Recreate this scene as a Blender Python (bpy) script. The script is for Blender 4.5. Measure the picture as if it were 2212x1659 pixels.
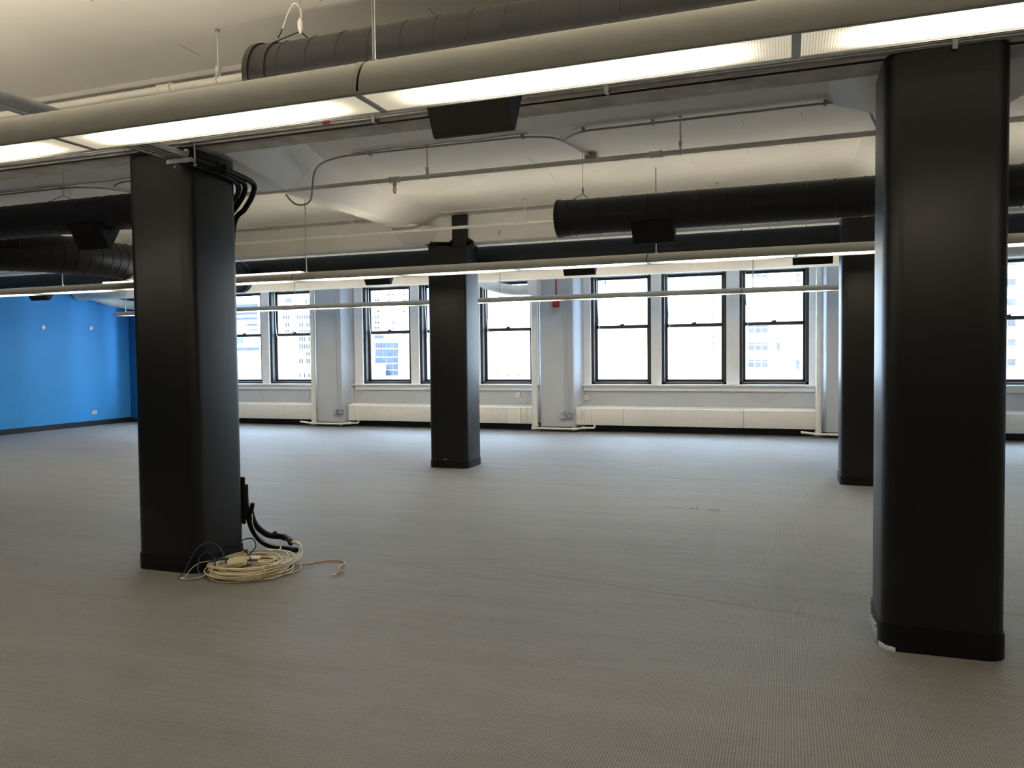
import bpy, bmesh, math, random
from mathutils import Vector, Matrix
sc = bpy.context.scene
for o in list(bpy.data.objects): bpy.data.objects.remove(o)
PI = math.pi
# ---------------------------------------------------------------- camera
YAW, PITCH, ROLL, FPX = 0.341199883, 0.0364260945, -0.0111454468, 1665.0
fw = Vector((-math.sin(YAW)*math.cos(PITCH), math.cos(YAW)*math.cos(PITCH), -math.sin(PITCH)))
rt = Vector((math.cos(YAW), math.sin(YAW), 0)); up = rt.cross(fw)
r2 = math.cos(ROLL)*rt + math.sin(ROLL)*up; u2 = -math.sin(ROLL)*rt + math.cos(ROLL)*up
cam = bpy.data.cameras.new('camera'); co = bpy.data.objects.new('camera', cam); sc.collection.objects.link(co)
M = Matrix((r2, u2, -fw)).transposed().to_4x4(); M.translation = Vector((0, 0, 1.55)); co.matrix_world = M
cam.sensor_width = 36; cam.sensor_fit = 'HORIZONTAL'; cam.lens = 36*FPX/2212; cam.clip_end = 400
sc.camera = co
# ---------------------------------------------------------------- world, sun, exposure
SKY, SUN, LENS_E, UP_E, EXPO = 23.0, 19.0, 21.0, 38.0, 0.8
w = bpy.data.worlds.new('world'); sc.world = w; w.use_nodes = True
bg = w.node_tree.nodes['Background']; bg.inputs[0].default_value = (0.58, 0.75, 1.0, 1); bg.inputs[1].default_value = SKY
sl = bpy.data.lights.new('sun', 'SUN'); sl.energy = SUN; sl.angle = 0.01; sl.color = (1.0, 0.98, 0.97)
so = bpy.data.objects.new('sun', sl); sc.collection.objects.link(so)
so.rotation_euler = Vector((0.35, 0.75, -0.75)).to_track_quat('-Z', 'Y').to_euler()
sc.view_settings.view_transform = 'Standard'; sc.view_settings.look = 'None'
sc.view_settings.exposure = EXPO; sc.view_settings.gamma = 1; sc.view_settings.use_curve_mapping = False
sc.cycles.use_denoising = True; sc.cycles.max_bounces = 12; sc.cycles.diffuse_bounces = 7
sc.cycles.sample_clamp_indirect = 12; sc.cycles.caustics_reflective = False; sc.cycles.caustics_refractive = False
# ---------------------------------------------------------------- materials
def mat(name, col, rough=0.6, metal=0.0, noise=0.0, nscale=8.0, bump=0.0, bscale=60.0, spec=0.5, sheen=0.0):
    m = bpy.data.materials.new(name); m.use_nodes = True; nt = m.node_tree; b = nt.nodes['Principled BSDF']
    b.inputs['Roughness'].default_value = rough; b.inputs['Metallic'].default_value = metal
    b.inputs['Specular IOR Level'].default_value = spec; b.inputs['Sheen Weight'].default_value = sheen
    tc = nt.nodes.new('ShaderNodeTexCoord')
    n = nt.nodes.new('ShaderNodeTexNoise'); n.inputs['Scale'].default_value = nscale; n.inputs['Detail'].default_value = 5
    nt.links.new(tc.outputs['Object'], n.inputs['Vector'])
    r = nt.nodes.new('ShaderNodeMapRange'); r.inputs[1].default_value = 0.3; r.inputs[2].default_value = 0.7
    r.inputs[3].default_value = 1-noise; r.inputs[4].default_value = 1+noise
    nt.links.new(n.outputs['Fac'], r.inputs[0])
    mx = nt.nodes.new('ShaderNodeVectorMath'); mx.operation = 'SCALE'; mx.inputs[0].default_value = col[:3]
    nt.links.new(r.outputs[0], mx.inputs['Scale']); nt.links.new(mx.outputs[0], b.inputs['Base Color'])
    if bump:
        n2 = nt.nodes.new('ShaderNodeTexNoise'); n2.inputs['Scale'].default_value = bscale; n2.inputs['Detail'].default_value = 3
        nt.links.new(tc.outputs['Object'], n2.inputs['Vector'])
        bp = nt.nodes.new('ShaderNodeBump'); bp.inputs['Strength'].default_value = bump; bp.inputs['Distance'].default_value = 0.01
        nt.links.new(n2.outputs['Fac'], bp.inputs['Height']); nt.links.new(bp.outputs[0], b.inputs['Normal'])
    return m
MT = {}
MT['charcoal'] = mat('charcoal_paint', (0.003, 0.0032, 0.0037), 0.37, noise=0.1, nscale=2, bump=0.15, bscale=5, spec=0.42)
MT['rubber'] = mat('black_rubber', (0.003, 0.003, 0.0035), 0.5, spec=0.25)
MT['jointline'] = mat('formwork_joint_grey', (0.42, 0.40, 0.37), 0.8)  # grey of the formwork joint strips, darker than the ceiling plaster
MT['duct'] = mat('black_duct_paint', (0.010, 0.010, 0.011), 0.45, noise=0.15, nscale=3)
MT['black'] = mat('flat_black', (0.006, 0.006, 0.006), 0.75)
MT['ceil'] = mat('ceiling_plaster', (0.80, 0.785, 0.745), 0.8, noise=0.04, nscale=1.2, bump=0.25, bscale=9)
MT['concrete'] = mat('bare_concrete', (0.66, 0.63, 0.58), 0.85, noise=0.22, nscale=5, bump=0.5, bscale=30)
MT['wallgrey'] = mat('grey_blue_wall_paint', (0.50, 0.515, 0.55), 0.6, noise=0.03, nscale=2)
MT['blue'] = mat('blue_wall_paint', (0.055, 0.33, 0.74), 0.55, noise=0.05, nscale=1.0, spec=0.25)
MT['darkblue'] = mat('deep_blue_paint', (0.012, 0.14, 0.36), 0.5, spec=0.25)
MT['trim'] = mat('offwhite_trim', (0.82, 0.80, 0.78), 0.45, noise=0.03)
MT['cream'] = mat('cream_paint', (0.86, 0.83, 0.77), 0.5, noise=0.03)
MT['pipewhite'] = mat('white_pipe_paint', (0.76, 0.74, 0.69), 0.45, noise=0.04)
MT['lamp'] = mat('lamp_housing_paint', (0.54, 0.53, 0.475), 0.42, noise=0.04, nscale=6)
MT['conduit'] = mat('conduit_paint', (0.42, 0.41, 0.38), 0.5, noise=0.05)
MT['galv'] = mat('galvanised_steel', (0.42, 0.43, 0.44), 0.35, metal=0.9, noise=0.12, nscale=20)
MT['bronze'] = mat('dark_bronze_frame', (0.035, 0.03, 0.027), 0.45, noise=0.08)
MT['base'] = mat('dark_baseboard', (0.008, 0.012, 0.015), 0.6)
MT['teal'] = mat('dark_teal_skirt', (0.006, 0.035, 0.04), 0.6)
MT['plate'] = mat('white_plastic_plate', (0.72, 0.70, 0.66), 0.35)
MT['ivory'] = mat('ivory_plastic', (0.62, 0.55, 0.38), 0.4)
MT['red'] = mat('red_paint', (0.42, 0.02, 0.025), 0.4)
MT['redtape'] = mat('red_tape', (0.55, 0.04, 0.02), 0.5)
MT['cable'] = mat('cream_cable', (0.64, 0.56, 0.38), 0.45, noise=0.06, nscale=30)
MT['bluecable'] = mat('navy_cable', (0.012, 0.02, 0.06), 0.4)
MT['copper'] = mat('pink_copper_cable', (0.62, 0.27, 0.18), 0.4)
MT['brass'] = mat('sprinkler_brass', (0.35, 0.18, 0.08), 0.35, metal=0.8)
MT['glue'] = mat('pale_adhesive', (0.55, 0.6, 0.68), 0.6, noise=0.2, nscale=30)
MT['facade'] = mat('white_facade', (0.22, 0.22, 0.22), 0.8, noise=0.04, nscale=0.4)
MT['facadeb'] = mat('beige_facade', (0.23, 0.22, 0.20), 0.8, noise=0.04, nscale=0.4)
MT['farglass'] = mat('far_grey_glass', (0.028, 0.027, 0.026), 0.6, spec=0.05, noise=0.2, nscale=1.5)
MT['farblue'] = mat('far_blue_glass', (0.019, 0.0225, 0.033), 0.6, spec=0.05, noise=0.2, nscale=1.5)
MT['lightpanel'] = mat('far_pale_blue_panel', (0.026, 0.034, 0.036), 0.6, spec=0.05)
MT['street'] = mat('street_asphalt', (0.30, 0.28, 0.26), 0.9, noise=0.2, nscale=0.3)
# glass pane: clear with a faint reflection
g = bpy.data.materials.new('window_glass'); g.use_nodes = True; nt = g.node_tree; nt.nodes.clear()
ou = nt.nodes.new('ShaderNodeOutputMaterial'); tr = nt.nodes.new('ShaderNodeBsdfTransparent'); tr.inputs[0].default_value = (0.9, 0.94, 0.95, 1)
gl = nt.nodes.new('ShaderNodeBsdfGlossy'); gl.inputs['Roughness'].default_value = 0.02
mi = nt.nodes.new('ShaderNodeMixShader'); mi.inputs[0].default_value = 0.04
nt.links.new(tr.outputs[0], mi.inputs[1]); nt.links.new(gl.outputs[0], mi.inputs[2]); nt.links.new(mi.outputs[0], ou.inputs[0]); MT['glass'] = g
# lamp lens: prismatic acrylic, tube inside stops short of the section's ends
def lens_mat(name, half, strength, width=0.1):
    m = bpy.data.materials.new(name); m.use_nodes = True; nt = m.node_tree; b = nt.nodes['Principled BSDF']
    b.inputs['Base Color'].default_value = (0.62, 0.56, 0.38, 1); b.inputs['Roughness'].default_value = 0.35
    tc = nt.nodes.new('ShaderNodeTexCoord'); sp = nt.nodes.new('ShaderNodeSeparateXYZ'); nt.links.new(tc.outputs['Object'], sp.inputs[0])
    def absr(sock, lo, hi, pw):
        ab = nt.nodes.new('ShaderNodeMath'); ab.operation = 'ABSOLUTE'; nt.links.new(sp.outputs[sock], ab.inputs[0])
        mr = nt.nodes.new('ShaderNodeMapRange'); mr.interpolation_type = 'SMOOTHSTEP'; mr.inputs[1].default_value = lo; mr.inputs[2].default_value = hi
        nt.links.new(ab.outputs[0], mr.inputs[0]); p = nt.nodes.new('ShaderNodeMath'); p.operation = 'POWER'; p.inputs[1].default_value = pw
        nt.links.new(mr.outputs[0], p.inputs[0]); return p
    px_ = absr('X', half-0.0, half-0.45, 2.2); py_ = absr('Y', width*1.02, width*0.35, 1.3)
    pm = nt.nodes.new('ShaderNodeMath'); pm.operation = 'MULTIPLY'; nt.links.new(px_.outputs[0], pm.inputs[0]); nt.links.new(py_.outputs[0], pm.inputs[1])
    mr = nt.nodes.new('ShaderNodeMapRange'); mr.clamp = False; mr.inputs[3].default_value = 0.34; mr.inputs[4].default_value = strength; nt.links.new(pm.outputs[0], mr.inputs[0])
    wv = nt.nodes.new('ShaderNodeTexWave'); wv.bands_direction = 'X'; wv.inputs['Scale'].default_value = 36
    nt.links.new(tc.outputs['Object'], wv.inputs['Vector'])
    wr = nt.nodes.new('ShaderNodeMapRange'); wr.inputs[3].default_value = 0.62; wr.inputs[4].default_value = 1.0; nt.links.new(wv.outputs['Fac'], wr.inputs[0])
    mu = nt.nodes.new('ShaderNodeMath'); mu.operation = 'MULTIPLY'; nt.links.new(mr.outputs[0], mu.inputs[0]); nt.links.new(wr.outputs[0], mu.inputs[1])
    b.inputs['Emission Color'].default_value = (1.0, 0.88, 0.64, 1); nt.links.new(mu.outputs[0], b.inputs['Emission Strength'])
    return m
def emit_mat(name, col, s):
    m = bpy.data.materials.new(name); m.use_nodes = True; b = m.node_tree.nodes['Principled BSDF']
    b.inputs['Base Color'].default_value = (0.7, 0.7, 0.65, 1); b.inputs['Emission Color'].default_value = (*col, 1); b.inputs['Emission Strength'].default_value = s
    return m
MT['upslot'] = emit_mat('lamp_upper_strip', (1.0, 0.87, 0.62), 3.0)
for k_, s_ in (('slot1', UP_E*1.0), ('slot2', UP_E*.42), ('slot3', UP_E*.25)): MT[k_] = emit_mat('lamp_upper_'+k_, (1.0, 0.88, 0.68), s_)
# carpet
def carpet():
    m = bpy.data.materials.new('ribbed_carpet'); m.use_nodes = True; nt = m.node_tree; b = nt.nodes['Principled BSDF']; L = nt.links.new
    b.inputs['Roughness'].default_value = 0.62; b.inputs['Specular IOR Level'].default_value = 0.35
    b.inputs['Sheen Weight'].default_value = 0.25; b.inputs['Sheen Roughness'].default_value = 0.4
    tc = nt.nodes.new('ShaderNodeTexCoord')
    wv = nt.nodes.new('ShaderNodeTexWave'); wv.bands_direction = 'X'; wv.inputs['Scale'].default_value = 26; wv.inputs['Distortion'].default_value = 1.2
    wv.inputs['Detail'].default_value = 2; wv.inputs['Detail Scale'].default_value = 3; L(tc.outputs['Object'], wv.inputs['Vector'])
    n1 = nt.nodes.new('ShaderNodeTexNoise'); n1.inputs['Scale'].default_value = 170; n1.inputs['Detail'].default_value = 3; L(tc.outputs['Object'], n1.inputs['Vector'])
    mp = nt.nodes.new('ShaderNodeMapping'); mp.inputs['Scale'].default_value = (0.5, 2.2, 1); L(tc.outputs['Object'], mp.inputs[0])
    n2 = nt.nodes.new('ShaderNodeTexNoise'); n2.inputs['Scale'].default_value = 1.3; n2.inputs['Detail'].default_value = 6; n2.inputs['Roughness'].default_value = 0.65; L(mp.outputs[0], n2.inputs['Vector'])
    a = nt.nodes.new('ShaderNodeMath'); a.operation = 'MULTIPLY_ADD'; a.inputs[1].default_value = 0.42; L(wv.outputs['Fac'], a.inputs[0])
    c = nt.nodes.new('ShaderNodeMath'); c.operation = 'MULTIPLY'; c.inputs[1].default_value = 1.1; L(n1.outputs['Fac'], c.inputs[0]); L(c.outputs[0], a.inputs[2])
    cr = nt.nodes.new('ShaderNodeValToRGB'); cr.color_ramp.elements[0].position = 0.36; cr.color_ramp.elements[1].position = 1.0
    cr.color_ramp.elements[0].color = (0.062, 0.058, 0.054, 1); cr.color_ramp.elements[1].color = (0.225, 0.214, 0.20, 1); L(a.outputs[0], cr.inputs[0])
    r2_ = nt.nodes.new('ShaderNodeMapRange'); r2_.inputs[1].default_value = 0.3; r2_.inputs[2].default_value = 0.7; r2_.inputs[3].default_value = 0.9; r2_.inputs[4].default_value = 1.1; L(n2.outputs['Fac'], r2_.inputs[0])
    s = nt.nodes.new('ShaderNodeVectorMath'); s.operation = 'SCALE'; L(cr.outputs[0], s.inputs[0]); L(r2_.outputs[0], s.inputs['Scale']); L(s.outputs[0], b.inputs['Base Color'])
    bp = nt.nodes.new('ShaderNodeBump'); bp.inputs['Strength'].default_value = 0.7; bp.inputs['Distance'].default_value = 0.004; L(a.outputs[0], bp.inputs['Height'])
    bp2 = nt.nodes.new('ShaderNodeBump'); bp2.inputs['Strength'].default_value = 0.3; bp2.inputs['Distance'].default_value = 0.05; L(n2.outputs['Fac'], bp2.inputs['Height']); L(bp.outputs[0], bp2.inputs['Normal'])
    L(bp2.outputs[0], b.inputs['Normal'])
    return m
MT['carpet'] = carpet()
# ---------------------------------------------------------------- helpers
C = sc.collection
class MB:
    def __init__(s): s.v = []; s.f = []
    def add(s, vs, fs):
        k = len(s.v); s.v += [tuple(v) for v in vs]; s.f += [tuple(i+k for i in f) for f in fs]; return s
    def box(s, x0, x1, y0, y1, z0, z1):
        return s.add([(x, y, z) for z in (z0, z1) for x, y in ((x0, y0), (x1, y0), (x1, y1), (x0, y1))],
                     [(0, 3, 2, 1), (4, 5, 6, 7), (0, 1, 5, 4), (1, 2, 6, 5), (2, 3, 7, 6), (3, 0, 4, 7)])
    def bbox(s, x0, x1, y0, y1, z0, z1, b=0.01):
        "box with chamfered edges"
        bm = bmesh.new(); bmesh.ops.create_cube(bm, size=1)
        for v in bm.verts: v.co = Vector(((x0+x1)/2+v.co.x*(x1-x0), (y0+y1)/2+v.co.y*(y1-y0), (z0+z1)/2+v.co.z*(z1-z0)))
        bmesh.ops.bevel(bm, geom=list(bm.edges), offset=b, segments=2, affect='EDGES')
        bm.verts.index_update(); s.add([v.co for v in bm.verts], [[v.index for v in f.verts] for f in bm.faces]); bm.free(); return s
    def prism(s, pts, axis, a, b, caps=True):
        "extrude the 2D polygon pts along axis from a to b"
        def P(p, t): return {'x': (t, p[0], p[1]), 'y': (p[0], t, p[1]), 'z': (p[0], p[1], t)}[axis]
        n = len(pts); vs = [P(p, a) for p in pts]+[P(p, b) for p in pts]
        fs = [(i, (i+1) % n, n+(i+1) % n, n+i) for i in range(n)]
        if caps: fs += [tuple(range(n))[::-1], tuple(range(n, 2*n))]
        return s.add(vs, fs)
    def tube(s, pts, r, n=10, caps=True, closed=False):
        pts = [Vector(p) for p in pts]; m = len(pts)
        d0 = (pts[1]-pts[0]).normalized(); ref = Vector((0, 0, 1)) if abs(d0.z) < 0.9 else Vector((1, 0, 0))
        u = d0.cross(ref).normalized(); vs = []; fs = []
        for i, p in enumerate(pts):
            if closed: d = pts[(i+1) % m]-pts[i-1]
            else: d = pts[min(i+1, m-1)]-pts[max(i-1, 0)]
            d.normalize(); u = (u-d*u.dot(d)).normalized(); v = d.cross(u)
            rr = r[i] if isinstance(r, (list, tuple)) else r
            vs += [p+u*(rr*math.cos(2*PI*k/n))+v*(rr*math.sin(2*PI*k/n)) for k in range(n)]
        for i in range(m if closed else m-1):
            j = (i+1) % m
            fs += [(i*n+k, i*n+(k+1) % n, j*n+(k+1) % n, j*n+k) for k in range(n)]
        if caps and not closed: fs += [tuple(range(n))[::-1], tuple((m-1)*n+k for k in range(n))]
        return s.add(vs, fs)
    def build(s, name, m, parent=None, origin=None, sharp=35):
        me = bpy.data.meshes.new(name); o0 = Vector(origin) if origin else Vector((0, 0, 0))
        pw = Vector((0, 0, 0)); q = parent
        while q: pw = pw+q.location; q = q.parent
        if parent and not origin: o0 = pw
        me.from_pydata([tuple(Vector(v)-o0) for v in s.v], [], s.f)
        bm = bmesh.new(); bm.from_mesh(me); bmesh.ops.recalc_face_normals(bm, faces=bm.faces); bm.to_mesh(me); bm.free()
        me.materials.append(MT[m] if isinstance(m, str) else m)
        for p in me.polygons: p.use_smooth = True
        me.set_sharp_from_angle(angle=math.radians(sharp))
        o = bpy.data.objects.new(name, me); C.objects.link(o)
        if parent: o.parent = parent
        o.location = o0-pw
        return o
def tag(o, label=None, cat=None, group=None, kind=None):
    if label: o['label'] = label
    if cat: o['category'] = cat
    if group: o['group'] = group
    if kind: o['kind'] = kind
    return o
def thing(name, label, cat, loc=(0, 0, 0), group=None):
    o = bpy.data.objects.new(name, None); C.objects.link(o); o.location = loc; o.empty_display_size = 0.1
    return tag(o, label, cat, group)
def struct(o): o['kind'] = 'structure'; return o
def smooth(pts, k=8, closed=False):
    "Catmull-Rom through pts"
    P = [Vector(p) for p in pts]; n = len(P); out = []
    rng = n if closed else n-1
    for i in range(rng):
        a = P[i-1] if (i > 0 or closed) else P[0]*2-P[1]; b = P[i]; c = P[(i+1) % n]
        d = P[(i+2) % n] if (i+2 < n or closed) else P[-1]*2-P[-2]
        for t in range(k):
            t /= k
            out.append(0.5*((2*b)+(c-a)*t+(2*a-5*b+4*c-d)*t*t+(3*b-a-3*c+d)*t**3))
    if not closed: out.append(P[-1])
    return out
def arc_corners(pts, r, k=6):
    "polyline with rounded corners"
    P = [Vector(p) for p in pts]; out = [P[0]]
    for i in range(1, len(P)-1):
        a = (P[i-1]-P[i]); b = (P[i+1]-P[i]); rr = min(r, a.length*0.49, b.length*0.49)
        p0 = P[i]+a.normalized()*rr; p1 = P[i]+b.normalized()*rr
        for t in range(k+1):
            t /= k; out.append(p0*(1-t)**2+P[i]*2*t*(1-t)+p1*t*t)
    out.append(P[-1]); return out
def rrect(x0, x1, y0, y1, r, k=6):
    o = []
    for cx, cy, a in ((x1-r, y0+r, -90), (x1-r, y1-r, 0), (x0+r, y1-r, 90), (x0+r, y0+r, 180)):
        for t in range(k+1):
            b = math.radians(a+90*t/k); o.append((cx+r*math.cos(b), cy+r*math.sin(b)))
    return o
rnd = random.Random(7)
CZ = 3.53     # ceiling
# ================================================================ SETTING
XL, XR, YB = -15.55, 7.0, -9.0
floor = struct(MB().box(XL-0.2, XR+0.2, YB-0.2, 15.40, -0.2, 0).build('floor', 'carpet'))
# torn seam of the carpet and two faint folds
sm = MB()
for k in range(26):
    x = -1.16+k*0.024+rnd.uniform(-.004, .004); y = 7.86-(x+1.14)*0.06+rnd.uniform(-.006, .006)
    if rnd.random() < 0.75: sm.box(x, x+rnd.uniform(.012, .026), y, y+rnd.uniform(.008, .022), 0, rnd.uniform(.003, .008))
sm.build('frayed_seam', 'glue', floor)
MB().tube([(-2.0+0.1*i, 5.25-0.02*i+0.01*math.sin(i), -0.0335) for i in range(24)], 0.036, 16).build('carpet_ridge', 'carpet', floor)
MB().tube([(-1.6+0.1*i, 9.7+0.0*i+0.012*math.sin(i), -0.0375) for i in range(14)], 0.040, 16).build('carpet_ridge', 'carpet', floor)
MB().tube([(0.1+0.1*i, 5.35-0.012*i+0.01*math.sin(i), -0.0335) for i in range(20)], 0.036, 16).build('carpet_ridge', 'carpet', floor)
ceiling = struct(MB().box(XL-0.2, XR+0.2, YB-0.2, 15.9, CZ, CZ+0.3).build('ceiling', 'ceil'))
# formwork joints in the ceiling, fine strips just proud of it
for x in (-2.43, -1.92, -0.9, -0.35, 0.12, -3.6, -6.5, -7.6):
    y = YB
    while y < 8.3:
        L = rnd.uniform(.05, .25)
        MB().box(x, x+.004, y, y+L, CZ-.002, CZ).build('board_joint', 'jointline', ceiling); y += L+rnd.uniform(.1, .9)
def beam_x(y0, y1, z, m, mbot=None):
    b = MB().prism([(y0, z+.012), (y0+.012, z), (y1-.012, z), (y1, z+.012), (y1, CZ), (y0, CZ)], 'x', XL, XR).build('beam', m, ceiling)
    # chamfered shoulder where beam meets slab
    for s, y in ((-1, y0), (1, y1)):
        MB().prism([(y, CZ-.07), (y+s*.07, CZ), (y, CZ)], 'x', XL, XR).build('beam_shoulder', m, ceiling)
    return b
beam_x(4.42, 4.69, 3.065, 'ceil')
MB().box(XL, XR, 4.422, 4.688, 3.058, 3.0655).build('beam_underside', 'concrete', ceiling)
beam_x(9.77, 10.05, 3.10, 'ceil')
def loft(bot, zb, top, zt, name, m, parent):
    n = len(bot); vs = [(x, y, zb) for x, y in bot]+[(x, y, zt) for x, y in top]
    return MB().add(vs, [(i, (i+1) % n, n+(i+1) % n, n+i) for i in range(n)]+[tuple(range(n))[::-1], tuple(range(n, 2*n))]).build(name, m, parent)
def beam_y(x0, x1, z, ya, yb, s0=.34, s1=.34):
    "cross beam with splayed sides"
    MB().prism([(x0, z+.012), (x0+.012, z), (x1-.012, z), (x1, z+.012), (x1+s1, CZ), (x0-s0, CZ)], 'y', ya, yb).build('beam', 'ceil', ceiling)
for cx, s0 in ((-10.3, .34), (-4.91, .34), (1.08, .28), (6.2, .3)):
    a, b = cx-.14, cx+.14
    for ya, yb in ((4.69, 9.77), (10.05, 15.35)): beam_y(a, b, 3.31, ya, yb, s0)
    ox = {-4.91: 0, 1.08: 5.45}.get(cx, cx+4.91)
    loft([(-4.65+ox, 4.69), (-3.92+ox, 4.69), (-4.25+ox, 5.95), (-4.5+ox, 5.95)], 3.075, [(-5.15+ox, 4.69), (-3.72+ox, 4.69), (-4.35+ox, 6.7), (-5.15+ox, 6.7)], CZ, 'haunch', 'ceil', ceiling)
    if ox <= 0: loft([(-5.0+ox, 9.68), (-4.76+ox, 9.68), (-4.60+ox, 9.775), (-5.06+ox, 9.775)], 3.11, [(-5.05+ox, 9.33), (-4.70+ox, 9.33), (-4.50+ox, 9.775), (-5.15+ox, 9.775)], 3.33, 'haunch', 'ceil', ceiling)
MB().box(XL, XL+.35, YB, 15.35, 3.22, CZ).build('wall_beam', 'ceil', ceiling)
# window wall -----------------------------------------------------
WIN = [(-14.4, -13.2), (-12.98, -11.76), (-11.54, -10.32), (-9.01, -7.81), (-7.60, -6.38), (-6.16, -4.98),
       (-3.73, -2.51), (-2.31, -1.07), (-0.83, 0.41), (1.55, 2.78), (3.02, 4.24), (4.46, 5.70)]
PIL = [(-15.55, -14.85), (-10.09, -9.39), (-4.74, -4.01), (0.68, 1.40), (6.0, 6.7)]
SZ, HZ = 0.955, 3.17
WY = 15.35
wb = MB().box(XL-.2, XR+.2, WY, WY+.5, -0.2, SZ-.02).box(XL-.2, XR+.2, WY, WY+.5, HZ, CZ+.3)
xs = [XL-.2]+[e for a in WIN for e in a]+[XR+.2]
for i in range(0, len(xs), 2): wb.box(xs[i], xs[i+1], WY, WY+.5, SZ-.02, HZ)
wall = struct(wb.build('wall_back', 'wallgrey'))
for i, (a, b) in enumerate(PIL):
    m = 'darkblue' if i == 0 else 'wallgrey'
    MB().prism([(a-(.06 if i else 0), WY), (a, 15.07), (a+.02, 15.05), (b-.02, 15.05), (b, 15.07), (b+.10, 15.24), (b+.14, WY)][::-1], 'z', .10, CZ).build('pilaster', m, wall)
    MB().prism([(a-.07, WY), (a, 15.05), (a+.02, 15.035), (b-.02, 15.035), (b+.01, 15.05), (b+.14, WY)][::-1], 'z', 0, .10).build('pilaster_base', 'base', wall)
struct(MB().box(XL, XR, WY-.012, WY, 0, .15).build('baseboard_back', 'base'))
MB().box(-6.6, -4.9, WY-.016, WY-.012, .0, .15).build('teal_patch', 'teal', bpy.data.objects['baseboard_back'])
# casings and mullion faces
tc = struct(thing('trim_1', None, None))
def casing(x0, x1): MB().bbox(x0, x1, WY-.03, WY+.02, SZ, HZ+.02, .006).build('casing', 'trim', tc)
for i in range(0, 12, 3):
    casing(WIN[i][0]-.22, WIN[i][0]); casing(WIN[i+2][1], WIN[i+2][1]+.13)
    casing(WIN[i][1], WIN[i+1][0]); casing(WIN[i+1][1], WIN[i+2][0])
    MB().bbox(WIN[i][0]-.22, WIN[i+2][1]+.13, WY-.03, WY+.02, HZ, HZ+.14, .006).build('head_casing', 'trim', tc)
sills = struct(thing('trim_2', None, None))
for i in range(0, 12, 3):
    a, b = WIN[i][0]-.26, WIN[i+2][1]+.15
    MB().bbox(a, b, WY-.10, WY+.06, SZ-.035, SZ, .008).build('sill_board', 'trim', sills)
    MB().prism([(WY-.045, SZ-.035), (WY-.04, SZ-.13), (WY, SZ-.135), (WY, SZ-.035)], 'x', a+.05, b-.05).build('sill_apron', 'trim', sills)
# windows: dark bronze double-hung sashes
FY = WY+.14
cord_mat = 'plate'
for k, (a, b) in enumerate(WIN):
    root = struct(thing('window_%d' % (k+1), None, None, ((a+b)/2, FY, SZ)))
    t = .055; zt, zb = HZ, SZ; mz = 2.115
    fr = MB().box(a, a+t, WY+.02, FY+.06, zb, zt).box(b-t, b, WY+.02, FY+.06, zb, zt).box(a, b, WY+.02, FY+.06, zt-.05, zt).box(a, b, WY+.02, FY+.06, zb, zb+.045)
    fr.box(a+t, a+t+.02, FY-.02, FY-.005, zb+.045, zt).box(b-t-.02, b-t, FY-.02, FY-.005, zb+.045, zt)
    fr.build('window_frame', 'bronze', root)
    def sash(z0, z1, y, nm):
        s = .05; x0, x1 = a+t, b-t
        m = MB().box(x0, x0+s, y, y+.035, z0, z1).box(x1-s, x1, y, y+.035, z0, z1).box(x0, x1, y, y+.035, z0, z0+(.05 if nm == 'lower_sash' else .038)).box(x0, x1, y, y+.035, z1-.05, z1)
        o = m.build(nm, 'bronze', root)
        MB().box(x0+s, x1-s, y+.012, y+.018, z0+.04, z1-.04).build('pane', 'glass', o)
        return o
    sash(zb+.045, mz+.03, FY-.003, 'lower_sash'); sash(mz-.035, zt-.05, FY+.034, 'upper_sash')
    MB().box((a+b)/2-.04, (a+b)/2+.04, FY-.025, FY+.01, mz+.028, mz+.05).tube([((a+b)/2-.02, FY-.01, mz+.05), ((a+b)/2+.05, FY-.02, mz+.055)], .008, 6).build('sash_lock', 'bronze', root)
    MB().tube(smooth([(a+.10, FY-.06, zt-.06), (a+.11, FY-.06, 2.6), (a+.125+.02*rnd.random(), FY-.06, 2.2), (a+.14+.03*rnd.random(), FY-.05, 1.98)]), .008, 6).build('blind_wand', 'plate', root)
# other walls -----------------------------------------------------
wl = struct(MB().box(XL-.2, XL, YB-.2, WY, 0, CZ).build('wall_left', 'blue'))
struct(MB().box(XL, XL+.015, YB, 15.05, 0, .12).build('baseboard_left', 'base'))
struct(MB().box(XR, XR+.2, YB-.2, WY, 0, CZ).build('wall_right', 'wallgrey'))
struct(MB().box(XL, XR, YB-.2, YB, 0, CZ).build('wall_front', 'wallgrey'))
# ================================================================ COLUMNS
def column(x0, x1, y0, y1, z1, r, label, bh=.115, chase=None, glue=False):
    root = thing('column', label, 'column', ((x0+x1)/2, (y0+y1)/2, 0))
    MB().prism(rrect(x0, x1, y0, y1, r), 'z', 0, z1).build('shaft', 'charcoal', root)
    e = .008
    MB().prism(rrect(x0-e, x1+e, y0-e, y1+e, r+e), 'z', 0, bh).build('base_cove', 'rubber', root)
    return root
column(-4.565, -3.995, 4.43, 4.97, 3.06, .085, 'large charcoal column on the left with a coil of cable at its foot')
c2 = column(-4.71, -4.135, 9.77, 10.30, 3.12, .07, 'smaller charcoal column in the middle, with a narrow dark chase rising above its top', .10)
MB().prism(rrect(-4.30, -4.08, 9.70, 9.80, .03), 'z', 3.05, 3.475).build('pipe_chase', 'charcoal', c2)
MB().prism([(-4.71, 3.10), (-4.71, 3.21), (-4.62, 3.14), (-4.36, 3.12), (-4.30, 3.16), (-4.30, 3.05), (-4.07, 3.05), (-4.07, 3.16), (-4.0, 3.12), (-3.99, 3.05)], 'y', 9.745, 9.78).build('painted_capital', 'charcoal', c2)
for x in (-4.48, -4.45): MB().tube([(x, 9.762, .12), (x, 9.775, .12)], .006, 8).build('screw_anchor', 'plate', c2)
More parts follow.
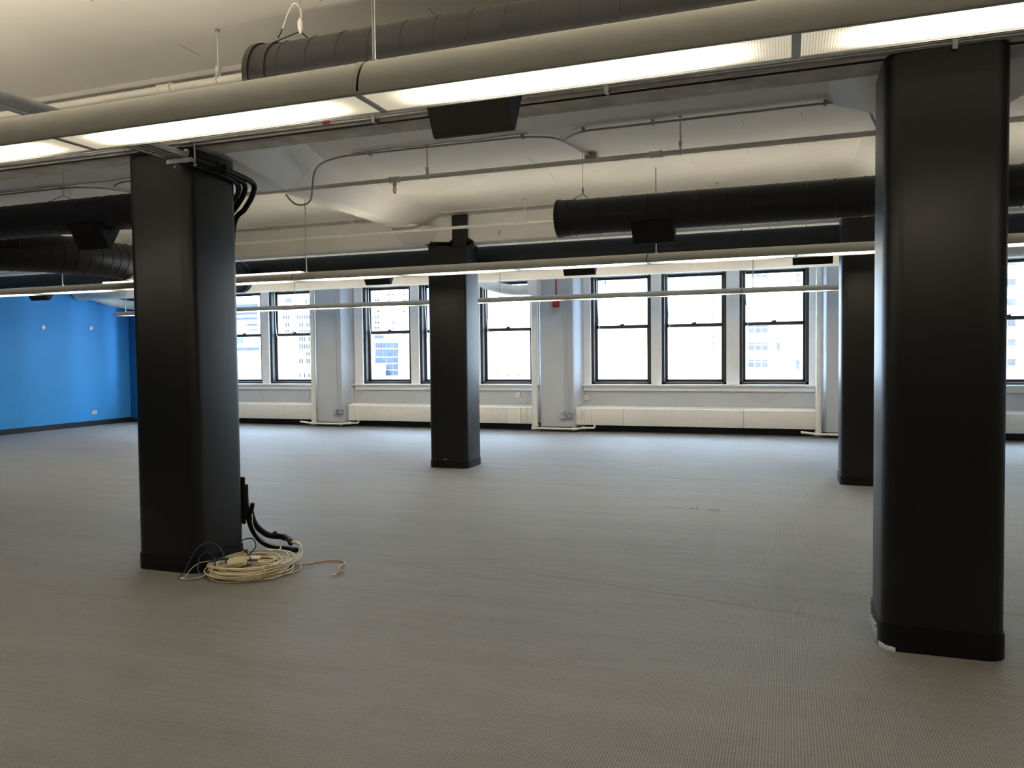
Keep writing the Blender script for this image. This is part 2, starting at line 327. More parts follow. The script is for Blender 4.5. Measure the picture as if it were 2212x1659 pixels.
c3 = column(0.475, 1.04, 4.37, 4.92, 3.06, .095, 'nearest and largest black column at the right, pale glue along its base edge', .13)
gb = MB(); 
pts = [(.60-.02*i, 4.36) for i in range(0, 2)]
for i in range(16):
    t = i/15; a = math.radians(250-70*t); cx, cy, R = .57, 4.465, .106
    x, y = (cx+R*math.cos(a), cy+R*math.sin(a)) if t < .7 else (.465, 4.47+(t-.7)*.9)
    gb.box(x-.006, x+.004, y-.008, y+.025, 0, .012+(.075 if t > .72 else .01)*rnd.uniform(.5, 1.1))
gb.build('glue_residue', 'glue', c3)
column(0.61, 1.17, 9.73, 10.28, 3.12, .075, 'dark column farther back, partly hidden by the nearest right-hand column', .10)
# ================================================================ DUCTS
def ring(mb, c, axis, R, r=.006, n=28):
    P = []
    for k in range(n):
        a = 2*PI*k/n
        d = Vector((0, math.cos(a), math.sin(a))) if axis == 'x' else Vector((math.cos(a), 0, math.sin(a)))
        P.append(Vector(c)+d*R)
    mb.tube(P, r, 5, closed=True)
def spiral_ribs(mb, x0, x1, y, z, R, step, r=.005):
    x = x0
    while x < x1:
        ring(mb, (x, y, z), 'x', R, r); x += step
def duct_x(x0, x1, y, z, R, label, m='duct', step=.21, collars=(), boxes=(), boxm='black', r=.005, seams=True):
    root = thing('duct', label, 'duct', ((x0+x1)/2, y, z))
    MB().tube([(x0, y, z), (x1, y, z)], R, 40).build('duct_body', m, root)
    if seams:
        sb = MB(); spiral_ribs(sb, x0+.18, x1, y, z, R, step, r); sb.build('spiral_seam', m, root)['kind'] = 'stuff'
    for x in collars:
        MB().tube([(x, y, z), (x+.03, y, z), (x+.03, y, z), (x+.12, y, z)], [R+.014, R+.014, R+.006, R+.006], 40).build('end_collar', m, root)
    for (bx0, bx1, hw, dz) in boxes:
        zb = z-R
        top = zb+.06
        d = thing('diffuser', None, None); d.parent = root; d.location = Vector(((bx0+bx1)/2, y, zb))-root.location
        MB().prism([(y-hw, top), (y-.012, zb-dz), (y+.012, zb-dz), (y+hw, top)], 'x', bx0, bx1).build('diffuser_body', boxm, d)
        MB().box(bx0-.008, bx0, y-hw, y+hw, top-.03, top).build('diffuser_flange', boxm, d); MB().box(bx1, bx1+.008, y-hw, y+hw, top-.03, top).build('diffuser_flange', boxm, d)
    return root
def hang_wire(root, x, y, z, R, span=.12, tail=False):
    "looped cable hanger over a duct"
    top = z+R+.055
    MB().tube([(x, y, top), (x, y, CZ)], .0028, 6).build('hanger_wire', 'galv', root)
    lp = MB()
    P = []
    for k in range(33):
        a = -PI/2-2*PI*k/32*0.86-.44
        P.append((x, y+(R+.004)*math.cos(a), z+(R+.004)*math.sin(a)))
    P = [(x, y+.0, top)]+[p for p in P if True]+[(x, y, top)]
    lp.tube([(x, y, top), (x-span, y-R*.62, z+R*.80), (x-span, y-R*.9, z+R*.44)], .003, 6)
    lp.tube([(x, y, top), (x+span*.5, y+R*.3, z+R*.97), (x+span*.5, y+R*.75, z+R*.68)], .003, 6)
    lp.build('hanger_loop', 'black', root)
    MB().tube([(x, y, top-.01), (x, y, top+.02), (x, y, top+.05), (x, y, top+.065)], [.006, .013, .012, .004], 8).build('wire_clamp', 'plate', root)
    if tail:
        MB().tube(smooth([(x, y, top+.03), (x+.008, y, top+.08), (x-.004, y, top+.12), (x-.035, y, top+.14), (x-.07, y, top+.10), (x-.105, y, top+.03)]), .003, 6).build('wire_tail', 'plate', root)
        MB().tube([(x-.105, y, top+.03), (x-.113, y, top+.012), (x-.132, y, top-.012)], .003, 6).build('wire_tip', 'black', root)
d1 = duct_x(-2.47, 6.9, 3.3, 2.935, .172, 'black round duct overhead, nearest the camera, above the long bright light', collars=(-2.47,), boxes=((-1.54, -1.148, .16, .20),), step=.165, r=.004)
hang_wire(d1, -2.26, 3.3, 2.935, .172, tail=True)
d0 = duct_x(-15.5, -5.55, 6.02, 3.03, .172, 'black spiral duct left of the large left column, above the bigger curved duct', boxes=((-6.82, -6.42, .145, .18),), step=.16, r=.004)
hang_wire(d0, -7.02, 6.02, 3.03, .172)
d2 = duct_x(-2.12, 6.9, 7.4, 2.90, .172, 'black round duct ending in mid bay left of the right column', collars=(-2.12,), boxes=((-1.375, -.985, .145, .125),), step=.235, r=.007)
hang_wire(d2, -1.87, 7.4, 2.90, .172)
d3 = duct_x(-15.5, 6.9, 10.75, 2.99, .19, 'long black duct running behind the middle column, parallel to the windows', step=.6, r=.004,
    boxes=((-13.43, -12.98, .13, .11), (-6.24, -5.80, .13, .11), (-3.0, -2.54, .13, .11), (.085, .57, .13, .11)))
for x in (-12.9, -12.2, -11.2, -9.0, -8.6, -7.4, -7.1, -6.6, -6.0, -4.95, -3.4, -3.15, -2.5, -2.0, -1.75, -1.0, -.55, -.2, .25, 2.0):
    MB().tube([(x, 10.75, 3.15), (x, 10.75, CZ)], .006, 6).build('hanger_rod', 'galv', d3)
# big trunk duct: comes along X, turns and runs towards the windows
root = thing('trunk_duct', 'big ribbed grey-black duct turning towards the windows, left of the large left column', 'duct', (-8.45, 8.6, 2.88))
path = [Vector((-15.0, 6.55, 2.88)), Vector((-9.6, 6.55, 2.88))]
for k in range(1, 13):
    a = PI/2*k/13; path.append(Vector((-9.6+1.15*math.sin(a), 6.55+1.15*(1-math.cos(a)), 2.88)))
path += [Vector((-8.45, 7.7, 2.88)), Vector((-8.45, 10.45, 2.88))]
MB().tube(path, .235, 44).build('duct_body', 'duct', root)
sb = MB()
dist = 0; nxt = .1
for i in range(len(path)-1):
    a, b = path[i], path[i+1]; L = (b-a).length
    while nxt < dist+L:
        p = a+(b-a)*((nxt-dist)/L); d = (b-a).normalized(); u = Vector((0, 0, 1)); v = d.cross(u)
        sb.tube([p+u*.237*math.cos(2*PI*k/32)+v*.237*math.sin(2*PI*k/32) for k in range(32)], .005, 5, closed=True); nxt += .13
    dist += L
sb.build('spiral_seam', 'duct', root)['kind'] = 'stuff'
MB().tube([(-8.45, 10.42, 2.88), (-8.45, 10.53, 2.88)], .247, 44).build('end_collar', 'duct', root)
for y in (7.35, 9.3): MB().tube([(-8.3, y, 3.10), (-8.3, y, CZ)], .004, 6).build('hanger_rod', 'galv', root)
# cream duct by the windows
cd = thing('duct', 'cream painted duct along the top of the windows', 'duct', (-5, 13.62, 3.17))
MB().tube([(-15.5, 13.62, 3.17), (6.9, 13.62, 3.17)], .22, 44).build('duct_body', 'cream', cd)
for x in (-14.1, -12.5, -9.9, -7.0, -4.2, -1.42, 1.4):
    MB().tube([(x, 13.62, 3.17), (x+.03, 13.62, 3.17)], .224, 44).build('joint_band', 'cream', cd)
for x in (-14, -11, -8, -5, -2, 1, 4): MB().tube([(x, 13.62, 3.38), (x, 13.62, CZ)], .006, 6).build('hanger_rod', 'galv', cd)
for n, dx in ((1, 0), (0, -9.7)):
    br = thing('branch_duct', ['pale branch duct dropping from the cream duct in the blue corner', 'pale curved branch duct dropping from the cream duct, right of the middle column'][n], 'duct', (-5.2+dx, 14.3, 2.9))
    MB().tube(smooth([(-5.75+dx, 13.80, 3.10), (-5.6+dx, 14.1, 3.0), (-5.42+dx, 14.4, 2.92), (-5.15+dx, 14.65, 2.87), (-4.86+dx, 14.8, 2.87)]), .105, 24).build('flexible_duct', 'pipewhite', br)
    MB().bbox(-4.86+dx, -4.68+dx, 14.66, 15.04, 2.76, CZ, .008).build('duct_box', 'trim', br)
# ================================================================ LINEAR LIGHTS
def row_light(xs_, yc, hw, H, z, label, rods, joints, ends=(), up=False, rodm='galv', slot=None):
    root = thing('linear_light', label, 'light fixture', ((xs_[0]+xs_[-1])/2, yc, z))
    prof = [(yc+hw*math.cos(a), z+.006+H*math.sin(a)) for a in [PI*k/20 for k in range(21)]]
    js = sorted(set([xs_[0], xs_[-1]]+list(joints)))
    for a, b in zip(js[:-1], js[1:]):
        h = MB().prism(prof, 'x', a+.006, b-.006).build('housing', 'lamp', root)
    for j in joints:
        MB().prism([(y, zz) for (y, zz) in [(yc+(hw-.006)*math.cos(a), z+.006+(H-.006)*math.sin(a)) for a in [PI*k/20 for k in range(21)]]], 'x', j-.007, j+.007).build('joint_gap', 'black', root)
        MB().prism([(y, zz) for (y, zz) in [(yc+(hw+.002)*math.cos(a), z+.006+(H+.002)*math.sin(a)) for a in [PI*k/20 for k in range(21)]]], 'x', j-.03, j-.018).build('joint_ring', 'lamp', root)
    for a, b in zip(xs_[:-1], xs_[1:]):
        m = lens_mats.setdefault(hw, lens_mat('prismatic_lens', (b-a)/2, LENS_E, hw))
        MB().box(a+.014, b-.014, yc-hw+.008, yc+hw-.008, z-.001, z+.003).build('lens', m, root, origin=((a+b)/2, yc, z))
    for x in xs_:
        MB().box(x-.014, x+.014, yc-hw+.002, yc+hw-.002, z-.005, z+.004).build('lens_divider', 'lamp', root)
    for s in (-1, 1):
        MB().bbox(xs_[0], xs_[-1], yc+s*hw-.004-.003, yc+s*hw+.004+.003, z-.006, z+.008, .002).build('lens_rim', 'galv' if s > 0 else 'lamp', root)
    for x in rods:
        MB().tube([(x, yc, z+H), (x, yc, CZ)], .007, 8).build('suspension_rod', rodm, root)
        MB().bbox(x-.02, x+.02, yc-.015, yc+.015, z+H-.004, z+H+.012, .003).build('rod_clip', 'lamp', root)
    if slot:
        for a, b in zip(xs_[:-1], xs_[1:]): MB().box(a+.05, b-.05, yc-.004, yc+.032, z+.006+H-.004, z+.006+H+.0001).build('upper_slot', slot, root)
    for x in ends:
        MB().prism([(yc+(hw+.003)*math.cos(a), z+.002+(H+.005)*math.sin(a)) for a in [PI*k/20 for k in range(21)]], 'x', x-.02, x).build('end_cap', 'lamp', root)
    if up:
        a, b = up
        MB().box(a, b, yc-.05, yc+.05, z+H+.002, z+H+.018).build('uplight_strip', 'upslot', root)
    return root
lens_mats = {}
row_light([-4.5-1.51*2, -4.5-1.51, -4.5, -2.99, -1.49, .03, 1.54, 3.05, 4.56], 2.63, .108, .145, 2.52, 'bright linear light nearest the camera, crossing the top of the picture', (-1.475, 3.1), (-6.01, -1.49, 3.05), slot='slot1')
x2 = [-5.79-1.47*k for k in range(6, 0, -1)]+[-5.79, -4.32, -2.85, -1.38, .10, 1.57, 3.04, 4.51]
row_light(x2, 8.29, .13, .095, 2.525, 'second linear light from the camera, passing in front of the middle column', (-9.75, -5.66, -1.30, 3.1), (-10.2, -5.79, -1.38, 3.04), up=(-8.95, -5.72), slot='slot2')
x3 = [-13.9+1.47*k for k in range(12)]
row_light(x3, 13.2, .13, .085, 2.53, 'farthest linear light, crossing in front of the windows', (-13.7, -9.3, -4.9, -.5, 2.2), (-9.49, -5.08, -.67), ends=(-13.9,), slot='slot3')
# ================================================================ SPRINKLER PIPES
def pipe_hanger(root, x, y, z, r):
    MB().tube([(x, y, z+.06), (x, y, CZ-.01)], .0055, 8).build('hanger_rod', 'pipewhite', root)
    MB().tube([(x, y, CZ-.012), (x, y, CZ)], .014, 8).build('ceiling_anchor', 'galv', root)
    P = [(x, y+(r+.004)*math.cos(a), z+(r+.004)*math.sin(a)) for a in [PI*.15-PI*1.3*k/14 for k in range(15)]]
    m = MB().tube([(x, y, z+.07)]+P[:1], .006, 6); m.tube(P, .005, 6); m.tube([P[-1], (x, y, z+.07)], .006, 6)
    m.box(x-.012, x+.012, y-.014, y+.014, z+.05, z+.085)
    m.build('hanger_ring', 'pipewhite', root)
def sprinkler(root, x, y, z, r):
    MB().tube([(x-.05, y, z), (x-.042, y, z), (x-.04, y, z), (x+.04, y, z), (x+.042, y, z), (x+.05, y, z)], [r+.012, r+.012, r+.007, r+.007, r+.012, r+.012], 14).build('tee_fitting', 'pipewhite', root)
    MB().tube([(x, y, z-r), (x, y, z-r-.035), (x, y, z-r-.036), (x, y, z-r-.05)], [.02, .02, .014, .014], 12).build('head_nipple', 'pipewhite', root)
    h = MB(); zt = z-r-.05
    for s in (-1, 1): h.tube(smooth([(x+s*.006, y, zt), (x+s*.016, y, zt-.015), (x+s*.014, y, zt-.04), (x, y, zt-.052)]), .0035, 6)
    h.tube([(x, y, zt-.052), (x, y, zt-.057)], .012, 10); h.tube([(x, y, zt), (x, y, zt-.05)], .003, 6)
    h.build('sprinkler_head', 'brass', root)
def coupling(root, x, y, z, r, L=.05):
    MB().tube([(x-L, y, z), (x-L+.01, y, z), (x-L+.012, y, z), (x+L-.012, y, z), (x+L-.01, y, z), (x+L, y, z)], [r+.011, r+.011, r+.006, r+.006, r+.011, r+.011], 16).build('coupling', 'pipewhite', root)
def pipe(y, z, r, label, hangers, heads=(), coups=()):
    root = thing('sprinkler_pipe', label, 'pipe', (-5, y, z))
    MB().tube([(XL, y, z), (XR, y, z)], r, 16).build('pipe_run', 'pipewhite', root)
    for x in hangers: pipe_hanger(root, x, y, z, r)
    for x in heads: sprinkler(root, x, y, z, r)
    for x in coups: coupling(root, x, y, z, r)
pipe(3.85, 3.225, .024, 'white sprinkler pipe nearest the camera, at upper left behind the big light', (-3.22, 2.5), (), (-3.62,))
pipe(6.6, 3.235, .021, 'grey-white sprinkler pipe crossing the bay between the two big columns', (-3.16, -.83, -7.6, 3), (-3.505,), (-1.03,))
pipe(9.3, 3.23, .0205, 'white sprinkler pipe passing just in front of the middle column top', (-5.6, -3.1, -.75, -9.4), (-3.455,), (-5.79,))
# ================================================================ CONDUITS
def clamp(root, x, y, z, m='conduit'):
    MB().bbox(x-.012, x+.012, y-.02, y+.03, z-.018, CZ if z > 3.4 else z+.02, .003).build('clamp', m, root)
cr_ = thing('ceiling_conduit', 'thin conduit on the ceiling that loops under the cross beam in the middle bay', 'conduit', (-3, 6.7, 3.5))
MB().tube(arc_corners([(-4.55, 6.35, 3.13), (-4.45, 6.35, 3.02), (-4.27, 6.35, 3.02), (-4.27, 6.42, 3.40), (-4.1, 6.58, 3.505), (-2.2, 6.6, 3.505), (-1.95, 6.72, 3.505), (-1.80, 7.45, 3.505)], .14), .009, 8).build('conduit_run', 'conduit', cr_)
MB().bbox(-1.86, -1.74, 7.43, 7.55, 3.47, CZ, .005).build('junction_box', 'conduit', cr_)
for x in (-3.76, -2.22): clamp(cr_, x, 6.6, 3.505)
MB().tube([(x, 6.55+.012*math.sin(i*1.3), 3.515) for i, x in enumerate([-3.95+.12*k for k in range(16)])], .005, 6).build('signal_wire', 'conduit', cr_)
cr2 = thing('ceiling_conduit', 'thin conduit on the ceiling that bends down beside the large right-hand column', 'conduit', (-.5, 6.7, 3.5))
MB().tube(arc_corners([(-1.83, 7.4, 3.505), (-1.92, 6.85, 3.505), (-1.7, 6.63, 3.505), (.57, 6.6, 3.505), (.645, 6.5, 3.26), (.74, 6.5, 3.08)], .12), .010, 8).build('conduit_run', 'conduit', cr2)
for x in (-1.66, -1.06, .29): clamp(cr2, x, 6.61, 3.505)
cr3 = thing('ceiling_conduit', 'pair of thin ceiling conduits seen left of the large left column', 'conduit', (-7.5, 6.7, 3.5))
MB().tube(arc_corners([(-15, 6.6, 3.505), (-7.6, 6.6, 3.505), (-7.3, 6.75, 3.505), (-7.0, 7.6, 3.505)], .14), .010, 8).tube(arc_corners([(-7.05, 7.5, 3.505), (-7.2, 6.8, 3.505), (-6.9, 6.62, 3.505), (-4.7, 6.6, 3.505)], .12), .010, 8).build('conduit_run', 'conduit', cr3)
MB().tube([(x, 6.55+.012*math.sin(i*1.3), 3.515) for i, x in enumerate([-9.5+.12*k for k in range(38)])], .005, 6).build('signal_wire', 'conduit', cr3)
for x in (-8.9, -7.72, -6.35): clamp(cr3, x, 6.6, 3.505)
bc = thing('beam_conduit', 'galvanised conduit clipped along the concrete beam behind the nearest light', 'conduit', (-2, 4.37, 3.06))
MB().tube([(-15, 4.372, 3.066), (6.9, 4.372, 3.066)], .0145, 12).build('conduit_run', 'galv', bc)
MB().tube([(-15, 4.40, 3.038), (6.9, 4.40, 3.038)], .006, 6).build('lower_wire', 'black', bc)
for x in (-2.457, -.96, .783, -7.5): MB().bbox(x-.012, x+.012, 4.352, 4.42, 3.035, 3.09, .003).tube([(x, 4.362, 3.032), (x, 4.362, 3.044)], .010, 8).build('conduit_clip', 'galv', bc)
for x in (-4.54, -1.42, -3.95): MB().tube([(x-.05, 4.372, 3.066), (x+.05, 4.372, 3.066)], .019, 12).build('coupling', 'galv', bc)
MB().box(-2.83, -2.78, 4.357, 4.36, 3.06, 3.08).build('red_mark', 'red', bc)
# conduit bundle running towards the viewer, with trapeze at the left column
cb = thing('conduit_bundle', 'bundle of three steel conduits coming towards the viewer at upper left', 'conduit', (-3.97, 3, 2.96))
for i, x in enumerate((-4.03, -3.975, -3.915)):
    MB().tube([(x, YB, 2.965), (x, 4.33, 2.965)], (.017, .02, .024)[i], 12).build('conduit_run', 'galv', cb)
MB().tube([(-4.075, YB, 2.955), (-4.075, 4.3, 2.955)], .012, 8).build('conduit_run', 'galv', cb)
tz = thing('trapeze_hanger', 'steel strut trapeze holding the conduit ends at the left column top', 'bracket', (-3.96, 4.33, 2.93))
MB().bbox(-4.07, -3.855, 4.31, 4.352, 2.912, 2.942, .003).build('strut', 'galv', tz)
for x in (-4.05, -3.875):
    MB().tube([(x, 4.372, 2.895), (x, 4.372, 3.30)], .0055, 8).build('threaded_rod', 'galv', tz)
    MB().tube([(x, 4.372, 2.895), (x, 4.372, 2.91)], .011, 6).build('nut', 'galv', tz)
MB().tube([(-3.915, 4.345, 2.945), (-3.915, 4.345, 3.0)], .014, 10).tube([(-3.915, 4.34, 2.99), (-3.915, 4.34, 3.005)], .020, 6).build('pipe_clamp', 'galv', tz)
kb = thing('cable_bundle', 'black hoses bending around the top of the left column', 'cable', (-3.95, 4.8, 2.9))
for i, (r, dx, zz, y2) in enumerate(((.021, 0, 2.96, 5.08), (.02, -.055, 2.945, 5.02), (.016, -.10, 2.93, 4.99), (.013, -.06, 2.92, 4.94))):
    MB().tube(smooth([(-3.915+dx*.9, 4.33, zz), (-3.91+dx*.5, 4.55, zz), (-3.93+dx*.4, 4.8, zz-.005), (-3.95+dx*.6, y2, zz-.03), (-3.97+dx*.8, y2+.03, zz-.11), (-4.05+dx, y2+.03, zz-.22), (-4.15+dx, y2+.02, zz-.34), (-4.17+dx, y2, zz-.8)]), r, 10).build('hose', 'rubber', kb)
for y in (4.62, 4.70): MB().bbox(-4.0, -3.885, y, y+.015, 2.913, 2.985, .003).build('cable_tie', 'black', kb)
# ================================================================ CABLE COIL
cc = (-3.675, 4.60)
coil = thing('cable_coil', 'large coil of cream cable lying on the carpet beside the left column', 'cable', (cc[0], cc[1], 0))
for k in range(34):
    R = rnd.uniform(.215, .305); ph = rnd.uniform(0, 6.28); ez = rnd.uniform(.008, .085)*(1.0 if R > .24 else .8)
    ox, oy = rnd.uniform(-.015, .015), rnd.uniform(-.015, .015); e = rnd.uniform(.0, .08); ph2 = rnd.uniform(0, 6.28)
    P = []
    for j in range(14):
        a = 2*PI*j/14
        rr = R*(1+e*math.cos(2*a+ph2))+rnd.uniform(-.006, .006)
        P.append((cc[0]+ox+rr*math.cos(a), cc[1]+oy+rr*math.sin(a)*.97, max(.007, ez+.018*math.sin(a+ph)+rnd.uniform(-.004, .004))))
    MB().tube(smooth(P, 5, True), .0052, 6, closed=True).build('cable_loop', 'cable', coil)
# inner smaller loops
for k in range(9):
    R = rnd.uniform(.06, .11); cx, cy = cc[0]+.07, cc[1]+.06; z = rnd.uniform(.05, .085)
    P = [(cx+R*1.3*math.cos(2*PI*j/10)+rnd.uniform(-.005, .005), cy+R*math.sin(2*PI*j/10), z+rnd.uniform(-.004, .004)) for j in range(10)]
    MB().tube(smooth(P, 5, True), .0045, 6, closed=True).build('cable_loop', 'cable', coil)
for k in range(6):   # cables crossing the middle
    a = rnd.uniform(0, 6.28)
    MB().tube(smooth([(cc[0]+.25*math.cos(a), cc[1]+.25*math.sin(a), .075), (cc[0]+.08*math.cos(a+1), cc[1]+.08*math.sin(a+1), .05), (cc[0]+.24*math.cos(a+2.5), cc[1]+.24*math.sin(a+2.5), .07)]), .005, 6).build('crossing_cable', 'cable', coil)
# strands feeding up to the hose mouth at the right/back
for k in range(12):
    t = k/11
    MB().tube(smooth([(-3.72+.03*rnd.random(), 5.13+.02*rnd.random(), .085+.015*rnd.random()), (-3.60+.04*t, 5.10-.05*t, .10), (-3.50+.05*t, 4.98-.06*t, .075), (-3.44+.02*t, 4.80, .05), (-3.43+.03*t, 4.62-.1*t, .03)]), .0052, 6).build('feed_strand', 'cable', coil)
for a in (-1.9, -.6, .7): 
    x, y = cc[0]+.265*math.cos(a), cc[1]+.26*math.sin(a)
    P = [(x+.055*math.cos(a)*math.cos(b), y+.055*math.sin(a)*math.cos(b), .048+.05*math.sin(b)) for b in [2*PI*j/12 for j in range(12)]]
    MB().tube(P, .004, 6, closed=True).build('tie', 'cable', coil)
MB().tube(smooth([(-3.5, 4.42, .02), (-3.38, 4.55, .012), (-3.34, 4.72, .008), (-3.42, 4.85, .012), (-3.5, 4.9, .03)]), .0045, 6).build('loose_loop', 'cable', coil)
# black hoses on the floor
hs = thing('floor_hoses', 'black corrugated hoses coming down behind the left column and bending into the coil', 'hose', (-3.95, 5.1, 0))
MB().tube(smooth([(-4.02, 5.00, .56), (-4.015, 5.0, .40), (-3.99, 5.02, .22), (-3.93, 5.06, .10), (-3.82, 5.08, .055), (-3.68, 5.08, .05), (-3.58, 5.03, .06)]), .021, 12).build('hose', 'rubber', hs)
MB().tube(smooth([(-4.05, 5.08, .36), (-4.03, 5.12, .22), (-3.98, 5.2, .12), (-3.88, 5.24, .10), (-3.78, 5.2, .10), (-3.70, 5.13, .09)]), .024, 12).build('hose', 'rubber', hs)
MB().tube(smooth([(-3.955, 5.0, .415), (-3.965, 5.0, .37), (-3.99, 5.01, .31), (-4.0, 5.02, .24)]), .017, 12).build('hose_stub', 'rubber', hs)
MB().bbox(-4.05, -4.01, 4.97, 4.99, .25, .62, .004).build('wall_bracket', 'black', hs)
MB().tube(smooth([(-3.955, 4.99, .33), (-3.95, 5.0, .22), (-3.90, 5.03, .12), (-3.80, 5.04, .083), (-3.70, 5.0, .09), (-3.66, 4.93, .085)]), .0035, 6).build('thin_white_cable', 'plate', hs)
for x, y, z in ((-3.70, 5.13, .09), (-3.83, 5.225, .10), (-3.93, 5.235, .115)): MB().tube([(x-.006, y, z), (x+.006, y, z)], .027, 12).build('hose_tie', 'black', hs)
# navy patch cables
nv = thing('patch_cable', 'tangle of navy blue cables looping over the left side of the coil', 'cable', (-3.9, 4.5, 0))
def cbl(pts, r, m, nm, par): MB().tube(smooth(pts, 8), r, 6).build(nm, m, par)
cbl([(-4.03, 4.28, .006), (-4.02, 4.33, .05), (-4.0, 4.38, .14), (-3.96, 4.42, .21), (-3.90, 4.45, .235), (-3.82, 4.46, .20), (-3.78, 4.46, .12), (-3.74, 4.44, .09)], .005, 'bluecable', 'cable_run', nv)
cbl([(-3.93, 4.36, .05), (-3.95, 4.40, .13), (-3.90, 4.43, .17), (-3.83, 4.42, .12), (-3.82, 4.38, .06), (-3.88, 4.34, .04), (-3.93, 4.36, .05)], .0045, 'bluecable', 'cable_run', nv)
cbl([(-3.90, 4.5, .10), (-3.86, 4.55, .17), (-3.78, 4.58, .185), (-3.68, 4.58, .14), (-3.60, 4.52, .10), (-3.56, 4.44, .10), (-3.62, 4.36, .09), (-3.74, 4.34, .09), (-3.80, 4.38, .09)], .0042, 'rubber', 'cable_run', nv)
cbl([(-3.92, 4.62, .10), (-3.86, 4.72, .18), (-3.78, 4.76, .20), (-3.73, 4.74, .15), (-3.74, 4.68, .10)], .0045, 'rubber', 'cable_run', nv)
cbl([(-3.92, 4.46, .09), (-3.82, 4.50, .105), (-3.70, 4.53, .10), (-3.58, 4.57, .10)], .007, 'bluecable', 'cable_run', nv)
cbl([(-3.90, 4.44, .10), (-3.80, 4.47, .12), (-3.72, 4.52, .115), (-3.64, 4.53, .10)], .006, 'bluecable', 'cable_run', nv)
tn = thing('thin_cable', 'thin grey-beige cable with a connector lying by the left column base', 'cable', (-4.0, 4.35, 0))
cbl([(-3.90, 4.45, .10), (-3.96, 4.40, .09), (-4.0, 4.36, .05), (-4.0, 4.31, .008), (-3.97, 4.28, .006), (-3.90, 4.33, .012), (-3.86, 4.38, .03)], .003, 'cable', 'cable_run', tn)
MB().tube([(-4.02, 4.285, .008), (-3.99, 4.29, .008)], .007, 8).build('connector', 'plate', tn)
# box in the coil
jb = thing('surface_box', 'small cream plastic outlet box lying on top of the cable coil', 'box', (-3.68, 4.47, .095))
MB().bbox(-.062, .062, -.04, .04, -.018, .03, .005).build('box_body', 'ivory', jb, origin=(0, 0, 0)).location = (0, 0, 0)
MB().bbox(-.012, .018, -.0405, -.038, -.0, .012, .001).build('port_slot', 'cable', jb, origin=(0, 0, 0)).location = (0, 0, 0)
jb.rotation_euler = (math.radians(24), math.radians(-8), math.radians(22))
lb = thing('tape_label', 'white tag lying in the middle of the coil behind the cream box', 'tag', (-3.64, 4.6, .11))
MB().box(-.05, .05, -.022, .022, -.001, .001).build('tag_sheet', 'plate', lb, origin=(0, 0, 0)).location = (0, 0, 0)
lb.rotation_euler = (.25, 0, .3)
tag(MB().bbox(-3.81, -3.785, 4.70, 4.725, .105, .13, .003).build('tape_piece', 'redtape'), 'scrap of red tape on the rear of the cable coil', 'tape')
tag(MB().bbox(-3.70, -3.655, 4.83, 4.845, .095, .11, .002).build('cable_tag', 'plate'), 'small white cable tag at the back edge of the coil', 'tag')
cp = thing('copper_cable', 'pinkish copper cable trailing from the coil across the carpet to the right', 'cable', (-3.2, 4.8, 0))
cbl([(-3.72, 4.46, .09), (-3.62, 4.42, .085), (-3.56, 4.40, .075), (-3.46, 4.56, .07), (-3.42, 4.80, .02), (-3.37, 4.90, .006), (-3.32, 4.98, .006), (-3.27, 5.03, .006), (-3.18, 5.04, .006), (-3.12, 4.98, .006), (-3.10, 4.88, .006), (-3.05, 4.82, .006), (-3.01, 4.79, .006), (-3.03, 4.73, .006)], .0048, 'copper', 'cable_run', cp)
for a in (-.3, .0, .35): MB().tube([(-3.028, 4.735, .007), (-3.035+.02*a, 4.71, .006), (-3.04+.035*a, 4.69, .006)], .0018, 5).build('bare_end', 'plate', cp)
# ================================================================ RADIATOR COVERS, RISERS
def cover(x0, x1, seams, label, endgap=True):
    root = thing('radiator_cover', label, 'radiator cover', ((x0+x1)/2, 15.2, .14))
    xs_ = [x0]+list(seams)+[x1]
    for a, b in zip(xs_[:-1], xs_[1:]):
        MB().prism([(15.085, .145), (15.08, .155), (15.08, .475), (15.095, .490), (15.34, .515), (15.34, .145)], 'x', a+.003, b-.003).build('cover_panel', 'cream', root)
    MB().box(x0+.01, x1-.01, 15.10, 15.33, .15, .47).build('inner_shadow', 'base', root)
    return root
cover(-14.6, -10.22, (-13.4, -12.10, -11.0), 'cream radiator cover under the windows just right of the large left column')
cover(-9.27, -4.91, (-9.10, -7.70, -6.3, -5.48, -5.16, -5.04), 'cream radiator cover behind the middle column, with a fitted access piece at its right')
v = cover(-3.99, .52, (-3.67, -3.02, -.74), 'cream radiator cover under the three windows left of the right columns')
cover(1.45, 5.95, (2.9, 4.4), 'cream radiator cover at far right, glimpsed right of the nearest column')
pb = thing('valve_cover', 'short square access box at right end of the middle radiator cover', 'access box', (-5.3, 15.06, .3))
MB().bbox(-5.45, -5.17, 15.045, 15.079, .15, .475, .004).build('box_face', 'cream', pb); MB().bbox(-5.40, -5.26, 15.04, 15.046, .26, .42, .002).build('hatch', 'cream', pb)
tag(MB().bbox(-3.90, -3.79, 15.06, 15.079, .265, .435, .005).build('blank_plate', 'plate'), 'blank white plate on the left end of the right radiator cover', 'wall plate')
